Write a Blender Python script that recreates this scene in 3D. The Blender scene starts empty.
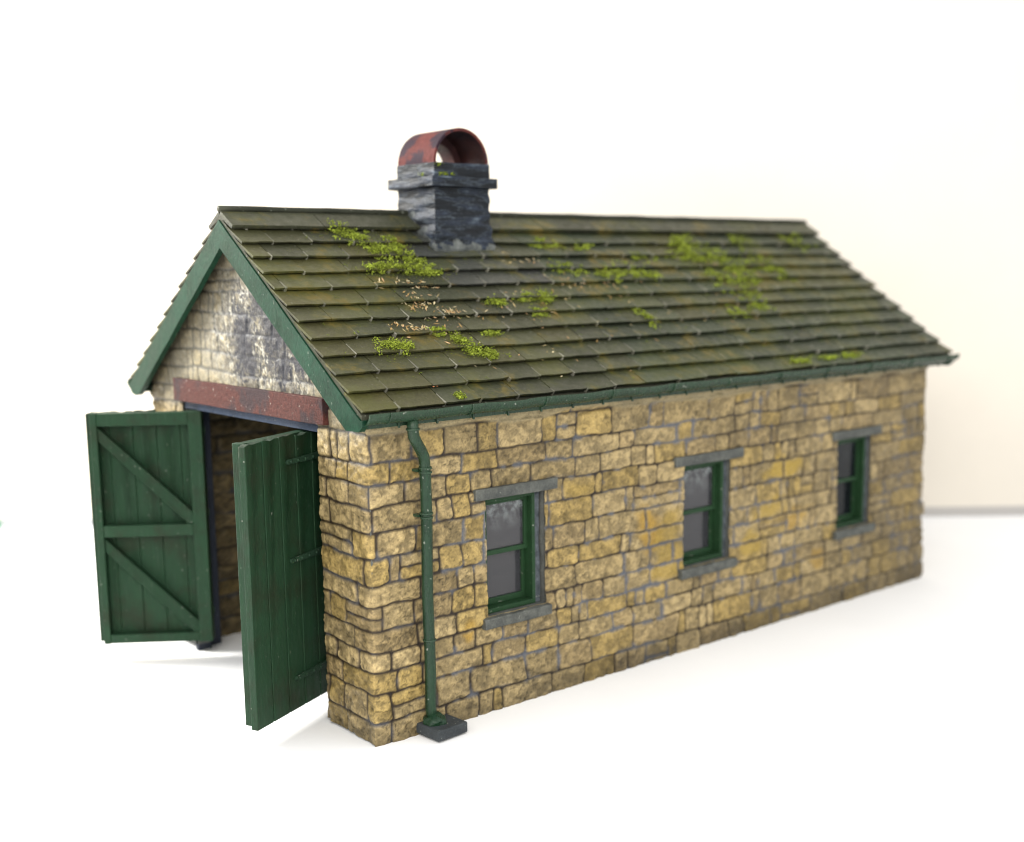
import bpy, bmesh, math, random
import numpy as np
from mathutils import Vector, Matrix
S = bpy.context.scene
COL = S.collection
S.unit_settings.system = 'METRIC'
S.unit_settings.scale_length = 0.01          # one unit is one centimetre: a small model building
random.seed(4)

# ------------------------------------------------------------------ camera
cam_d = bpy.data.cameras.new('camera'); cam = bpy.data.objects.new('camera', cam_d); COL.objects.link(cam)
S.camera = cam
CP = Vector((-11.83035, -18.27329, 8.8717)); YAW, PITCH, ROLL = 0.87683, -0.1586, -0.01299
FPX, PX, PY = 1202.21, 509.88, 460.16
fw = Vector((math.cos(PITCH)*math.cos(YAW), math.cos(PITCH)*math.sin(YAW), math.sin(PITCH)))
rt = Vector((math.sin(YAW), -math.cos(YAW), 0)); up = rt.cross(fw)
r2 = rt*math.cos(ROLL)+up*math.sin(ROLL); u2 = -rt*math.sin(ROLL)+up*math.cos(ROLL)
cam.matrix_world = Matrix(((r2.x, u2.x, -fw.x, CP.x), (r2.y, u2.y, -fw.y, CP.y), (r2.z, u2.z, -fw.z, CP.z), (0, 0, 0, 1)))
cam_d.sensor_width = 36; cam_d.lens = 36*FPX/1024
cam_d.shift_x = (512-PX)/1024; cam_d.shift_y = (PY-421)/1024
cam_d.clip_start = .1; cam_d.clip_end = 1000
cam_d.dof.use_dof = True; cam_d.dof.focus_distance = 22.6; cam_d.dof.aperture_fstop = .14

# ------------------------------------------------------------------ light
w = bpy.data.worlds.new('World'); S.world = w; w.use_nodes = True
bg = w.node_tree.nodes['Background']; bg.inputs[0].default_value = (.93, .96, 1, 1); bg.inputs[1].default_value = .78
def area(name, loc, target, size, power, col):
    l = bpy.data.lights.new(name, 'AREA'); l.shape = 'SQUARE'; l.size = size; l.energy = power; l.color = col
    o = bpy.data.objects.new(name, l); COL.objects.link(o); o.location = loc
    o.rotation_euler = (Vector(target)-Vector(loc)).to_track_quat('-Z', 'Y').to_euler(); return o
area('window_light', (-15, 27, 24), (3, 3, 4), 12, 15500, (1, .985, .95))
area('room_light', (-22, -30, 26), (5, 2, 3), 24, 6900, (1, .93, .82))  # added fill lamp, unseen, lifts the side wall and table
S.view_settings.view_transform = 'Standard'; S.view_settings.look = 'None'
S.view_settings.exposure = 0.98; S.view_settings.gamma = 1
S.render.engine = 'CYCLES'
S.cycles.filter_width = 1.1

# ------------------------------------------------------------------ numpy noise
def _h(i, j, s):
    n = (i.astype(np.int64)*374761393 + j.astype(np.int64)*668265263 + s*1442695041) & 0xffffffff
    n = ((n ^ (n >> 13))*1274126177) & 0xffffffff
    return ((n ^ (n >> 16)) & 0xffff)/65535.0
def vn(x, y, s=0):
    i = np.floor(x); j = np.floor(y); fx = x-i; fy = y-j
    fx = fx*fx*(3-2*fx); fy = fy*fy*(3-2*fy)
    a = _h(i, j, s); b = _h(i+1, j, s); c = _h(i, j+1, s); d = _h(i+1, j+1, s)
    return (a*(1-fx)+b*fx)*(1-fy)+(c*(1-fx)+d*fx)*fy
def fbm(x, y, s=0, o=4):
    r = 0; a = .5; t = 0
    for k in range(o):
        r = r+a*vn(x, y, s+k*17); t += a; x = x*2.03+3.1; y = y*2.03+1.7; a *= .5
    return r/t
def ss(a, b, x):
    t = np.clip((x-a)/(b-a), 0, 1); return t*t*(3-2*t)

# ------------------------------------------------------------------ stone courses
CZ = [-.2, .45, 1.0, 1.42, 1.8, 2.22, 2.7, 3.1, 3.6, 4.1, 4.56, 4.98, 5.36, 5.92, 6.32, 6.75, 7.15, 7.6, 8.0, 8.45, 8.9, 9.3, 9.8, 10.4]
CZ = np.array(CZ)
rg = random.Random(21)
ROWS = []
for k in range(len(CZ)-1):
    b = [-14.0]; kind = []
    hgt = CZ[k+1]-CZ[k]
    while b[-1] < 34:
        q = rg.random()
        if q < .16: wds = [rg.uniform(.22, .3)]
        elif q < .42: wds = [rg.uniform(.38, .6)]
        elif q < .8: wds = [rg.uniform(.65, 1.05)]
        else: wds = [rg.uniform(1.1, 1.55)]
        for x in wds:
            b.append(b[-1]+x); kind.append(1 if (x > .5 and hgt > .44 and rg.random() < .16) else 0)
    ROWS.append((np.array(b), np.array(kind)))
def stones(s, v):
    """height and colour of the moulded stonework at running length s, height v"""
    wv = v + (fbm(s*.45, v*.3, 5, 2)-.5)*.12 + (vn(s*2.2, v*2.2, 9)-.5)*.045 + (vn(s*7, v*7, 10)-.5)*.025
    wu = s + (vn(s*1.6, v*1.9, 11)-.5)*.10 + (vn(s*6, v*6, 12)-.5)*.03
    row = np.clip(np.searchsorted(CZ, wv)-1, 0, len(CZ)-2)
    dL = np.zeros_like(s); dR = np.zeros_like(s); idx = np.zeros(s.shape, int); kd = np.zeros(s.shape, int)
    for k in range(len(ROWS)):
        m = row == k
        if not m.any(): continue
        b, kk = ROWS[k]
        i = np.clip(np.searchsorted(b, wu[m])-1, 0, len(kk)-1)
        dL[m] = wu[m]-b[i]; dR[m] = b[i+1]-wu[m]; idx[m] = i; kd[m] = kk[i]
    dB = wv-CZ[row]; dT = CZ[row+1]-wv
    hh = dB+dT; up_ = dB > hh*.5; sp = kd == 1
    dT2 = np.where(sp & ~up_, hh*.5-dB, dT); dB2 = np.where(sp & up_, dB-hh*.5, dB)
    iid = idx*7+row*131+np.where(sp & up_, 3, 0)
    z0 = np.zeros_like(iid)
    ra = _h(iid, z0, 1); rb = _h(iid, z0, 2); rc = _h(iid, z0, 3); rd = _h(iid, z0, 4)
    dx = np.minimum(dL, dR); dy = np.minimum(dT2, dB2)
    R = .04+.08*rc*rc
    ax = np.maximum(R-dx, 0); ay = np.maximum(R-dy, 0)
    d = np.where((dx < R) & (dy < R), R-np.sqrt(ax*ax+ay*ay), np.minimum(dx, dy))
    jw = .003+.008*vn(s*1.3, v*1.3, 31)
    prof = ss(jw, jw+.035, d)**.7*.88+.12*ss(.03, .12, d)
    rough = fbm(s*7.5, v*8.5, 40, 5); rid = 1-np.abs(2*fbm(s*3.2+ra*9, v*4.5+rb*9, 44, 3)-1)
    h = prof*(.016+.016*ra+(rc-.5)*.04*(dL-dR)/(dL+dR+.01)+(rb-.5)*.045*(dB2-dT2)/(hh+.01)*.6) \
        + prof*(rough-.5)*.062 + prof*(rid-.6)*.035 + (vn(s*22, v*22, 60)-.5)*.010*prof
    # ---- colours (linear albedo)
    base = np.array([.222, .165, .074]); pale = np.array([.275, .208, .100]); gold = np.array([.235, .160, .038])
    brn = np.array([.160, .112, .050])
    c = base+(pale-base)*ra[..., None]*.9
    c = np.where((rb < .22)[..., None], c*.45+gold*.55, c)
    c = np.where((rb > .85)[..., None], c*.6+brn*.4, c)
    c = c*(.86+.3*rc[..., None])
    gr = np.maximum(ss(.50, .66, fbm(s*13, v*14, 70, 3))*.8, 1-ss(.30, .47, rough))*(.35+.9*ss(.35, .65, fbm(s*1.3, v*1.3, 77, 2)))          # grime that the wash left in the hollows
    c = c*(1-(.34-.12*ss(2.5, 7, s))[..., None]*gr[..., None]*(1-.3*ra[..., None]))
    cr = (1-ss(.0, .030, abs(fbm(s*3.1+rb*5, v*5.2+ra*5, 171, 4)-.5)))*ss(.42, .58, fbm(s*1.1, v*1.4, 175, 2))
    c = c*(1-(.62-.35*ss(2.5, 7, s))[..., None]*cr[..., None]); h = h-.010*cr*prof
    pk = ss(.66, .74, fbm(s*17, v*17, 177, 2))*prof; c = c*(1-.4*pk[..., None]); h = h-.006*pk
    hi = ss(.5, .8, rid)*ss(.45, .65, rough); c = c*(.90+.22*ss(.36, .60, rough)[..., None])*(1+.25*hi[..., None])  # relief shading and highlights painted into the stone colour
    joint = 1-ss(jw*.7, jw+.028+.012*(1-ss(2, 5, s)), d)
    mort_m = ss(.50, .66, fbm(s*.8+4, v*.9+2, 81, 3)*.75+.25*vn(s*6, v*6, 82))*np.clip(.35+.65*ss(.8, 2.6, s), 0, 1)
    dark = np.array([.016, .010, .006]); blue = np.array([.085, .092, .108])
    mc = dark+(blue-dark)*mort_m[..., None]
    c = c*(1-joint[..., None])+mc*joint[..., None]
    bm_ = mort_m*(1-ss(.02, .09, d))*ss(.45, .6, vn(s*5, v*5, 83))
    c = c*(1-.75*bm_[..., None])+blue*.75*bm_[..., None]
    return h, c, d, (ra, rb, rc, rd)

def grid_object(name, P, C, keep, mat, parent, ids=None, shade=True):
    """P (n,m,3) points, C (n,m,3) colours, keep (n-1,m-1) faces"""
    n, m = P.shape[:2]
    I = np.arange(n*m).reshape(n, m)
    q = np.stack([I[:-1, :-1], I[1:, :-1], I[1:, 1:], I[:-1, 1:]], -1)[keep]
    used = np.unique(q); mp = np.full(n*m, -1); mp[used] = np.arange(len(used))
    q = mp[q]; V = P.reshape(-1, 3)[used]; CC = C.reshape(-1, 3)[used]
    me = bpy.data.meshes.new(name)
    me.vertices.add(len(V)); me.vertices.foreach_set('co', V.astype(np.float32).ravel())
    me.loops.add(q.size); me.loops.foreach_set('vertex_index', q.astype(np.int32).ravel())
    me.polygons.add(len(q)); me.polygons.foreach_set('loop_start', np.arange(0, q.size, 4, dtype=np.int32))
    me.polygons.foreach_set('loop_total', np.full(len(q), 4, np.int32))
    me.update(calc_edges=True); me.validate()
    me.polygons.foreach_set('use_smooth', np.full(len(me.polygons), shade, bool))
    a = me.color_attributes.new('Col', 'FLOAT_COLOR', 'POINT')
    a.data.foreach_set('color', np.concatenate([np.clip(CC, 0, 1), np.ones((len(CC), 1))], 1).astype(np.float32).ravel())
    me.materials.append(mat)
    o = bpy.data.objects.new(name, me); COL.objects.link(o)
    if parent: o.parent = parent
    return o

# ------------------------------------------------------------------ materials
def new_mat(name):
    m = bpy.data.materials.new(name); m.use_nodes = True
    return m, m.node_tree.nodes, m.node_tree.links, m.node_tree.nodes['Principled BSDF']
def noise_node(N, L, scale, detail=4, rough=.6, stretch=None):
    t = N.new('ShaderNodeTexCoord'); n = N.new('ShaderNodeTexNoise')
    n.inputs['Scale'].default_value = scale; n.inputs['Detail'].default_value = detail; n.inputs['Roughness'].default_value = rough
    if stretch:
        mp = N.new('ShaderNodeMapping'); mp.inputs['Scale'].default_value = stretch
        L.new(t.outputs['Object'], mp.inputs[0]); L.new(mp.outputs[0], n.inputs['Vector'])
    else: L.new(t.outputs['Object'], n.inputs['Vector'])
    return n
def ramp(N, L, src, stops):
    r = N.new('ShaderNodeValToRGB'); L.new(src, r.inputs[0])
    while len(r.color_ramp.elements) < len(stops): r.color_ramp.elements.new(.5)
    for e, (p, c) in zip(r.color_ramp.elements, stops):
        e.position = p; e.color = (*c, 1) if len(c) == 3 else c
    return r
def mix(N, L, a, b, fac, mode='MIX'):
    x = N.new('ShaderNodeMix'); x.data_type = 'RGBA'; x.blend_type = mode
    for s, v in ((x.inputs[0], fac), (x.inputs[6], a), (x.inputs[7], b)):
        if hasattr(v, 'is_linked'): L.new(v, s)
        elif isinstance(v, (int, float)): s.default_value = v
        else: s.default_value = (*v, 1)
    return x.outputs[2]
def bump(N, L, bsdf, h, strength, dist):
    b = N.new('ShaderNodeBump'); b.inputs['Strength'].default_value = strength; b.inputs['Distance'].default_value = dist
    L.new(h, b.inputs['Height']); L.new(b.outputs[0], bsdf.inputs['Normal'])
def attr_mat(name, rough=.5, fine=26, amt=.5, spec=.5, dist=.02, dust=.0):
    m, N, L, B = new_mat(name)
    a = N.new('ShaderNodeAttribute'); a.attribute_name = 'Col'
    n1 = noise_node(N, L, fine, 5, .7); r1 = ramp(N, L, n1.outputs[0], [(.28, (1-amt,)*3), (.62, (1+amt*.25,)*3)])
    c = mix(N, L, a.outputs['Color'], r1.outputs[0], 1.0, 'MULTIPLY')
    if dust:
        n2 = noise_node(N, L, 15, 2, .5); r2_ = ramp(N, L, n2.outputs[0], [(.70, (0,)*3), (.76, (dust,)*3)])
        c = mix(N, L, c, (.6, .57, .5), r2_.outputs[0])
    L.new(c, B.inputs['Base Color'])
    n3 = noise_node(N, L, 5, 3); r3 = ramp(N, L, n3.outputs[0], [(.3, (rough-.12,)*3), (.7, (rough+.14,)*3)])
    L.new(r3.outputs[0], B.inputs['Roughness']); B.inputs['Specular IOR Level'].default_value = spec
    bump(N, L, B, n1.outputs[0], .55, dist)
    return m
def paint(name, c1, c2, rough=.45, wear=(.35, .42, .33), wear_amt=.5, grain=(1, 1, 1), scale=2.5, speck=.6, bstr=.35, spec=.14):
    """weathered model paint: tone drift, brushed grain, dusty specks, rubbed edges"""
    m, N, L, B = new_mat(name)
    n1 = noise_node(N, L, scale, 5, .65, grain); r1 = ramp(N, L, n1.outputs[0], [(.3, c1), (.7, c2)])
    n2 = noise_node(N, L, scale*7, 4, .7, grain)
    r2_ = ramp(N, L, n2.outputs[0], [(.3, (.62,)*3), (.65, (1.08,)*3)])
    c = mix(N, L, r1.outputs[0], r2_.outputs[0], 1.0, 'MULTIPLY')
    g = N.new('ShaderNodeNewGeometry'); rp = ramp(N, L, g.outputs['Pointiness'], [(.53, (0,)*3), (.60, (wear_amt,)*3)])
    c = mix(N, L, c, wear, rp.outputs[0])
    n4 = noise_node(N, L, 13, 1, .5); r4 = ramp(N, L, n4.outputs[0], [(.735, (0,)*3), (.765, (speck,)*3)])
    c = mix(N, L, c, (.5, .52, .45), r4.outputs[0])
    L.new(c, B.inputs['Base Color'])
    rr = ramp(N, L, n1.outputs[0], [(.3, (rough-.1,)*3), (.7, (rough+.15,)*3)]); L.new(rr.outputs[0], B.inputs['Roughness'])
    B.inputs['Specular IOR Level'].default_value = spec
    bump(N, L, B, n2.outputs[0], bstr, .03)
    return m
M = {}
M['stone'] = attr_mat('painted_stone', .50, 24, .40, .28, .03)
M['slate'] = attr_mat('painted_slate', .45, 20, .45, .22, .02, dust=.22)
m = M['slate']; N, L, B = m.node_tree.nodes, m.node_tree.links, m.node_tree.nodes['Principled BSDF']
_src = B.inputs['Base Color'].links[0].from_socket
_n = noise_node(N, L, .55, 6, .72); _r = ramp(N, L, _n.outputs[0], [(.48, (0,)*3), (.64, (.7,)*3)]); _c = mix(N, L, _src, (.070, .076, .018), _r.outputs[0])
_n = noise_node(N, L, 1.1, 7, .75); _r = ramp(N, L, _n.outputs[0], [(.55, (0,)*3), (.66, (.7,)*3)]); _c = mix(N, L, _c, (.130, .092, .020), _r.outputs[0])
_n = noise_node(N, L, 7, 5, .8); _r = ramp(N, L, _n.outputs[0], [(.58, (0,)*3), (.72, (.45,)*3)]); _c = mix(N, L, _c, (.085, .085, .060), _r.outputs[0])
L.new(_c, B.inputs['Base Color'])
M['moss'] = attr_mat('moss', .9, 8, .2, .1)
M['door'] = paint('door_green', (.0024, .0135, .0046), (.0062, .028, .0098), .42, (.045, .11, .06), .4, (5, 5, .5), 2.2, .3, .6)
M['hinge'] = paint('hinge_green', (.003, .016, .006), (.012, .035, .018), .35, (.12, .2, .14), .25, (1, 1, 1), 5, .5, .4)
M['barge'] = paint('bargeboard_green', (.0030, .024, .0115), (.0085, .044, .0235), .42, (.08, .15, .115), .0, (1, 1, 1), 1.6, .18, .35)
M['pipe'] = paint('pipe_green', (.0042, .0215, .0085), (.0120, .040, .018), .26, (.10, .15, .10), .12, (3, 3, .7), 2, .28, .4, .30)
M['window'] = paint('window_green', (.0016, .0130, .0040), (.0045, .026, .0085), .38, (.06, .13, .06), .35, (1, 1, 1), 3, .3, .25)
M['rust'] = paint('rust_red', (.115, .036, .028), (.225, .082, .062), .7, (.3, .15, .12), .3, (1, 1, 1), 3, .15, .8, .2)
M['grey'] = paint('grey_stone', (.040, .044, .042), (.118, .123, .108), .62, (.3, .3, .28), .12, (1, 1, 1), 3, .2, .5, .3)
M['block'] = paint('slate_block', (.018, .023, .027), (.045, .052, .056), .5, (.3, .32, .32), .08, (1, 1, 1), 3, .5, .6)
M['timber'] = paint('dark_timber', (0.0084, 0.0098, 0.0154), (0.0210, 0.0245, 0.0385), .6, (.1, .12, .16), .3, (3, 3, .6), 2, .1, .4)
M['plate'] = paint('blue_grey_plate', (.022, .034, .058), (.050, .066, .10), .55, (.2, .24, .3), .0, (1, 1, 1), 3, .2, .4)
M['fill'] = paint('pale_filler', (.020, .026, .028), (.11, .125, .14), .45, (.5, .55, .6), .4, (1, 1, 1), 4, .4, .7)
M['ridge'] = paint('ridge_roll', (0.0108, 0.0132, 0.0084), (0.0240, 0.0264, 0.0168), .45, (.14, .14, .1), .3, (1, 1, 1), 3, .3, .3)
m = M['door']; N, L, B = m.node_tree.nodes, m.node_tree.links, m.node_tree.nodes['Principled BSDF']
_src = B.inputs['Base Color'].links[0].from_socket
_n = noise_node(N, L, 2.2, 5, .65, (9, 9, .55)); _r = ramp(N, L, _n.outputs[0], [(.56, (0,)*3), (.66, (.55,)*3)])
_c = mix(N, L, _src, (.030, .060, .036), _r.outputs[0])
_n2 = noise_node(N, L, 1.1, 5, .7); _r2 = ramp(N, L, _n2.outputs[0], [(.48, (0,)*3), (.66, (.6,)*3)])
_c = mix(N, L, _c, (.016, .017, .009), _r2.outputs[0])
_n3 = noise_node(N, L, 3.2, 3, .6, (8, 8, 1.2)); _r3 = ramp(N, L, _n3.outputs[0], [(.70, (0,)*3), (.73, (.6,)*3)])
_c = mix(N, L, _c, (.12, .14, .10), _r3.outputs[0]); L.new(_c, B.inputs['Base Color'])
def m_vent():
    m, N, L, B = new_mat('vent_slate')
    n1 = noise_node(N, L, 1.5, 4, .55, (1, 1, 4.5)); r1 = ramp(N, L, n1.outputs[0], [(.30, (.011, .012, .014)), (.475, (.014, .017, .021)), (.50, (.05, .062, .075)), (.525, (.016, .020, .028)), (.64, (.028, .036, .052)), (.74, (.12, .15, .18))])
    n2 = noise_node(N, L, 12, 4, .7); r2_ = ramp(N, L, n2.outputs[0], [(.3, (.6,)*3), (.65, (1.1,)*3)])
    L.new(mix(N, L, r1.outputs[0], r2_.outputs[0], 1.0, 'MULTIPLY'), B.inputs['Base Color']); B.inputs['Roughness'].default_value = .5; B.inputs['Specular IOR Level'].default_value = .14
    bump(N, L, B, n1.outputs[0], .6, .12); return m
M['vent'] = m_vent()
def m_hood():
    m, N, L, B = new_mat('hood_red')
    n1 = noise_node(N, L, 1.7, 4, .6); n3 = noise_node(N, L, 9, 4, .7)
    r1 = ramp(N, L, n3.outputs[0], [(.3, (.055, .014, .012)), (.7, (.110, .032, .029))])
    r2_ = ramp(N, L, n1.outputs[0], [(.49, (0,)*3), (.56, (.9,)*3)])
    L.new(mix(N, L, r1.outputs[0], (.018, .014, .022), r2_.outputs[0]), B.inputs['Base Color'])
    B.inputs['Roughness'].default_value = .7; B.inputs['Specular IOR Level'].default_value = .08; bump(N, L, B, n3.outputs[0], .3, .03); return m
M['hood'] = m_hood()
def m_lintel():
    m, N, L, B = new_mat('lintel_red')
    n1 = noise_node(N, L, .9, 4, .6); n3 = noise_node(N, L, 12, 5, .75)
    r1 = ramp(N, L, n3.outputs[0], [(.3, (.028, .009, .007)), (.7, (.095, .029, .022))])
    r2_ = ramp(N, L, n1.outputs[0], [(.52, (0,)*3), (.60, (.75,)*3)])
    c = mix(N, L, r1.outputs[0], (.022, .017, .020), r2_.outputs[0])
    n4 = noise_node(N, L, 14, 1, .5); r4 = ramp(N, L, n4.outputs[0], [(.72, (0,)*3), (.76, (.5,)*3)])
    c = mix(N, L, c, (.4, .36, .32), r4.outputs[0])
    L.new(c, B.inputs['Base Color']); B.inputs['Roughness'].default_value = .75; B.inputs['Specular IOR Level'].default_value = .2
    bump(N, L, B, n3.outputs[0], .8, .04); return m
M['lintel'] = m_lintel()
M['skirtpaint'] = paint('worn_skirt', (.022, .027, .030), (.15, .16, .15), .6, (.3, .3, .28), .3, (1, 1, 1), 3.2, .2, .8)
M['soot'] = paint('sooty_inside', (.008, .008, .012), (.055, .020, .018), .5, (.1, .05, .05), .1, (1, 1, 1), 1.2, .1, .3)  # shade inside the hood painted as a darker material
def m_glass():
    m, N, L, B = new_mat('dusty_glazing')
    n1 = noise_node(N, L, 5, 4, .7)
    g = N.new('ShaderNodeTexCoord'); sx = N.new('ShaderNodeSeparateXYZ'); L.new(g.outputs['Object'], sx.inputs[0])
    up_ = N.new('ShaderNodeMapRange'); up_.inputs[1].default_value = 1.6; up_.inputs[2].default_value = 2.3; L.new(sx.outputs['Z'], up_.inputs[0])
    ad = N.new('ShaderNodeMath'); ad.operation = 'MULTIPLY'; L.new(up_.outputs[0], ad.inputs[0])
    r1 = ramp(N, L, n1.outputs[0], [(.45, (0,)*3), (.62, (.6,)*3)]); L.new(r1.outputs[0], ad.inputs[1])
    L.new(mix(N, L, (.040, .040, .045), (.34, .38, .38), ad.outputs[0]), B.inputs['Base Color'])
    B.inputs['Roughness'].default_value = .12; B.inputs['Specular IOR Level'].default_value = .6
    tr = N.new('ShaderNodeBsdfTransparent'); mx = N.new('ShaderNodeMixShader'); mx.inputs[0].default_value = .72
    L.new(tr.outputs[0], mx.inputs[1]); L.new(B.outputs[0], mx.inputs[2])
    L.new(mx.outputs[0], N['Material Output'].inputs[0]); return m
M['glass'] = m_glass(); M['glass_dark'] = M['glass'].copy()  # darker copy: dark interior behind the far window painted into the pane
for n_ in M['glass_dark'].node_tree.nodes:
    if n_.type == 'MIX': n_.inputs[6].default_value = (.008, .010, .012, 1); n_.inputs[7].default_value = (.05, .06, .06, 1)
    if n_.type == 'BSDF_PRINCIPLED': n_.inputs['Specular IOR Level'].default_value = .25
def flat(name, c, rough=.9, n=None):
    m, N, L, B = new_mat(name)
    n1 = noise_node(N, L, .35, 4, .6); r = ramp(N, L, n1.outputs[0], [(.3, tuple(x*.97 for x in c)), (.7, c)])
    L.new(r.outputs[0], B.inputs['Base Color']); B.inputs['Roughness'].default_value = rough; B.inputs['Specular IOR Level'].default_value = .1
    n2 = noise_node(N, L, 30, 3); bump(N, L, B, n2.outputs[0], .1, .01); return m
M['paper'] = flat('white_paper', (.88, .875, .87))
M['wallp'] = flat('cream_wall', (.68, .63, .55))
M['skirt'] = flat('shadow_gap_edge', (.42, .40, .38))

M['moss_plain'] = flat('green_scatter', (.02, .20, .07))
# ------------------------------------------------------------------ mesh helpers
def mesh_obj(name, bm, mat, parent=None, bevel=0, smooth=False, seg=2):
    bmesh.ops.recalc_face_normals(bm, faces=bm.faces)
    me = bpy.data.meshes.new(name); bm.to_mesh(me); bm.free(); me.materials.append(mat)
    if smooth:
        for p in me.polygons: p.use_smooth = True
    o = bpy.data.objects.new(name, me); COL.objects.link(o)
    if parent: o.parent = parent
    if bevel:
        b = o.modifiers.new('bevel', 'BEVEL'); b.width = bevel; b.segments = seg; b.limit_method = 'ANGLE'; b.angle_limit = .6
    return o
def box(bm, x0, x1, y0, y1, z0, z1, M4=None):
    v = [bm.verts.new(Vector(p) if M4 is None else M4 @ Vector(p)) for p in
         ((x0, y0, z0), (x1, y0, z0), (x1, y1, z0), (x0, y1, z0), (x0, y0, z1), (x1, y0, z1), (x1, y1, z1), (x0, y1, z1))]
    for f in ((0, 3, 2, 1), (4, 5, 6, 7), (0, 1, 5, 4), (1, 2, 6, 5), (2, 3, 7, 6), (3, 0, 4, 7)): bm.faces.new([v[i] for i in f])
def prism(bm, pts, f0, f1):
    """pts: 2-D outline, f0/f1 map a 2-D point to the two end planes"""
    a = [bm.verts.new(f0(p)) for p in pts]; b = [bm.verts.new(f1(p)) for p in pts]; n = len(pts)
    bm.faces.new(a); bm.faces.new(b[::-1])
    for i in range(n): bm.faces.new([a[i], b[i], b[(i+1) % n], a[(i+1) % n]])
def tube(bm, path, rad, n=16, cap=True):
    rings = []; path = [Vector(p) for p in path]
    for i, p in enumerate(path):
        t = (path[min(i+1, len(path)-1)]-path[max(i-1, 0)]).normalized()
        a = Vector((0, 1, 0)) if abs(t.y) < .9 else Vector((1, 0, 0)); u = t.cross(a).normalized(); v = t.cross(u)
        r = rad[i] if isinstance(rad, (list, tuple)) else rad
        rings.append([bm.verts.new(p+(u*math.cos(6.28318*k/n)+v*math.sin(6.28318*k/n))*r) for k in range(n)])
    for a, b in zip(rings, rings[1:]):
        for k in range(n): bm.faces.new([a[k], a[(k+1) % n], b[(k+1) % n], b[k]])
    if cap: bm.faces.new(rings[0][::-1]); bm.faces.new(rings[-1])
def rough_mesh(o, amt, scale, cuts=0):
    """subdivide and disturb a mesh so that a cast part is not a perfect box"""
    bm = bmesh.new(); bm.from_mesh(o.data)
    if cuts:
        bmesh.ops.triangulate(bm, faces=[f for f in bm.faces if len(f.verts) > 4])
        bmesh.ops.subdivide_edges(bm, edges=bm.edges[:], cuts=cuts, use_grid_fill=True)
    from mathutils import noise
    for v in bm.verts: v.co += noise.noise_vector(v.co*scale)*amt+noise.noise_vector(v.co*scale*3.1)*amt*.45
    bm.to_mesh(o.data); bm.free()

# ------------------------------------------------------------------ setting
bm = bmesh.new(); v = [bm.verts.new(p) for p in ((-160, -160, 0), (200, -160, 0), (200, 200, 0), (-160, 200, 0))]; bm.faces.new(v)
o = mesh_obj('tabletop', bm, M['paper']); o['kind'] = 'structure'
BDIST = 41.6
fh = Vector((fw.x, fw.y, 0)).normalized(); bd = CP+fh*BDIST; bd.z = 0; rr_ = Vector((rt.x, rt.y, 0)).normalized()
bm = bmesh.new()
v = [bm.verts.new(p) for p in (bd-rr_*90+Vector((0, 0, .35)), bd+rr_*90+Vector((0, 0, .35)), bd+rr_*90+Vector((0, 0, 90)), bd-rr_*90+Vector((0, 0, 90)))]; bm.faces.new(v)
o = mesh_obj('backdrop', bm, M['wallp']); o['kind'] = 'structure'
bm = bmesh.new()
a, b = bd+rr_*2, bd+rr_*90
v = [bm.verts.new(p) for p in (a, b, b+Vector((0, 0, .35)), a+Vector((0, 0, .35)))]; bm.faces.new(v)
o = mesh_obj('backdrop_edge', bm, M['skirt']); o['kind'] = 'structure'  # grey strip with the shadow gap under the backdrop put into its colour

# ------------------------------------------------------------------ the engine shed
Lx, Wy, HH = 18.52, 9.275, 6.12
FO, BO, SO, EZ, RZ = .36, .54, .394, 6.34, 10.0
YC = Wy/2; SL = (RZ-EZ)/(YC+SO); ANG = math.atan(SL)
root = bpy.data.objects.new('engine_shed', None); COL.objects.link(root)
root['label'] = 'small stone engine shed with mossy slate roof and open green doors on a white tabletop'
root['category'] = 'model building'
def roofz(y): return EZ+SL*(min(y, Wy-y)+SO)

DY0, DY1, DZ = 1.64, 7.56, 5.97                    # doorway
WIN = [(2.69, 4.24), (8.47, 10.10), (14.38, 15.87)]; WZ0, WZ1 = 1.98, 4.37
def axis(a, b, fn, must):
    xs = [a]
    while xs[-1] < b: xs.append(xs[-1]+fn(xs[-1]))
    xs[-1] = b; xs = np.array(xs)
    for m in must: xs[np.argmin(abs(xs-m))] = m
    return np.unique(xs)
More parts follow.
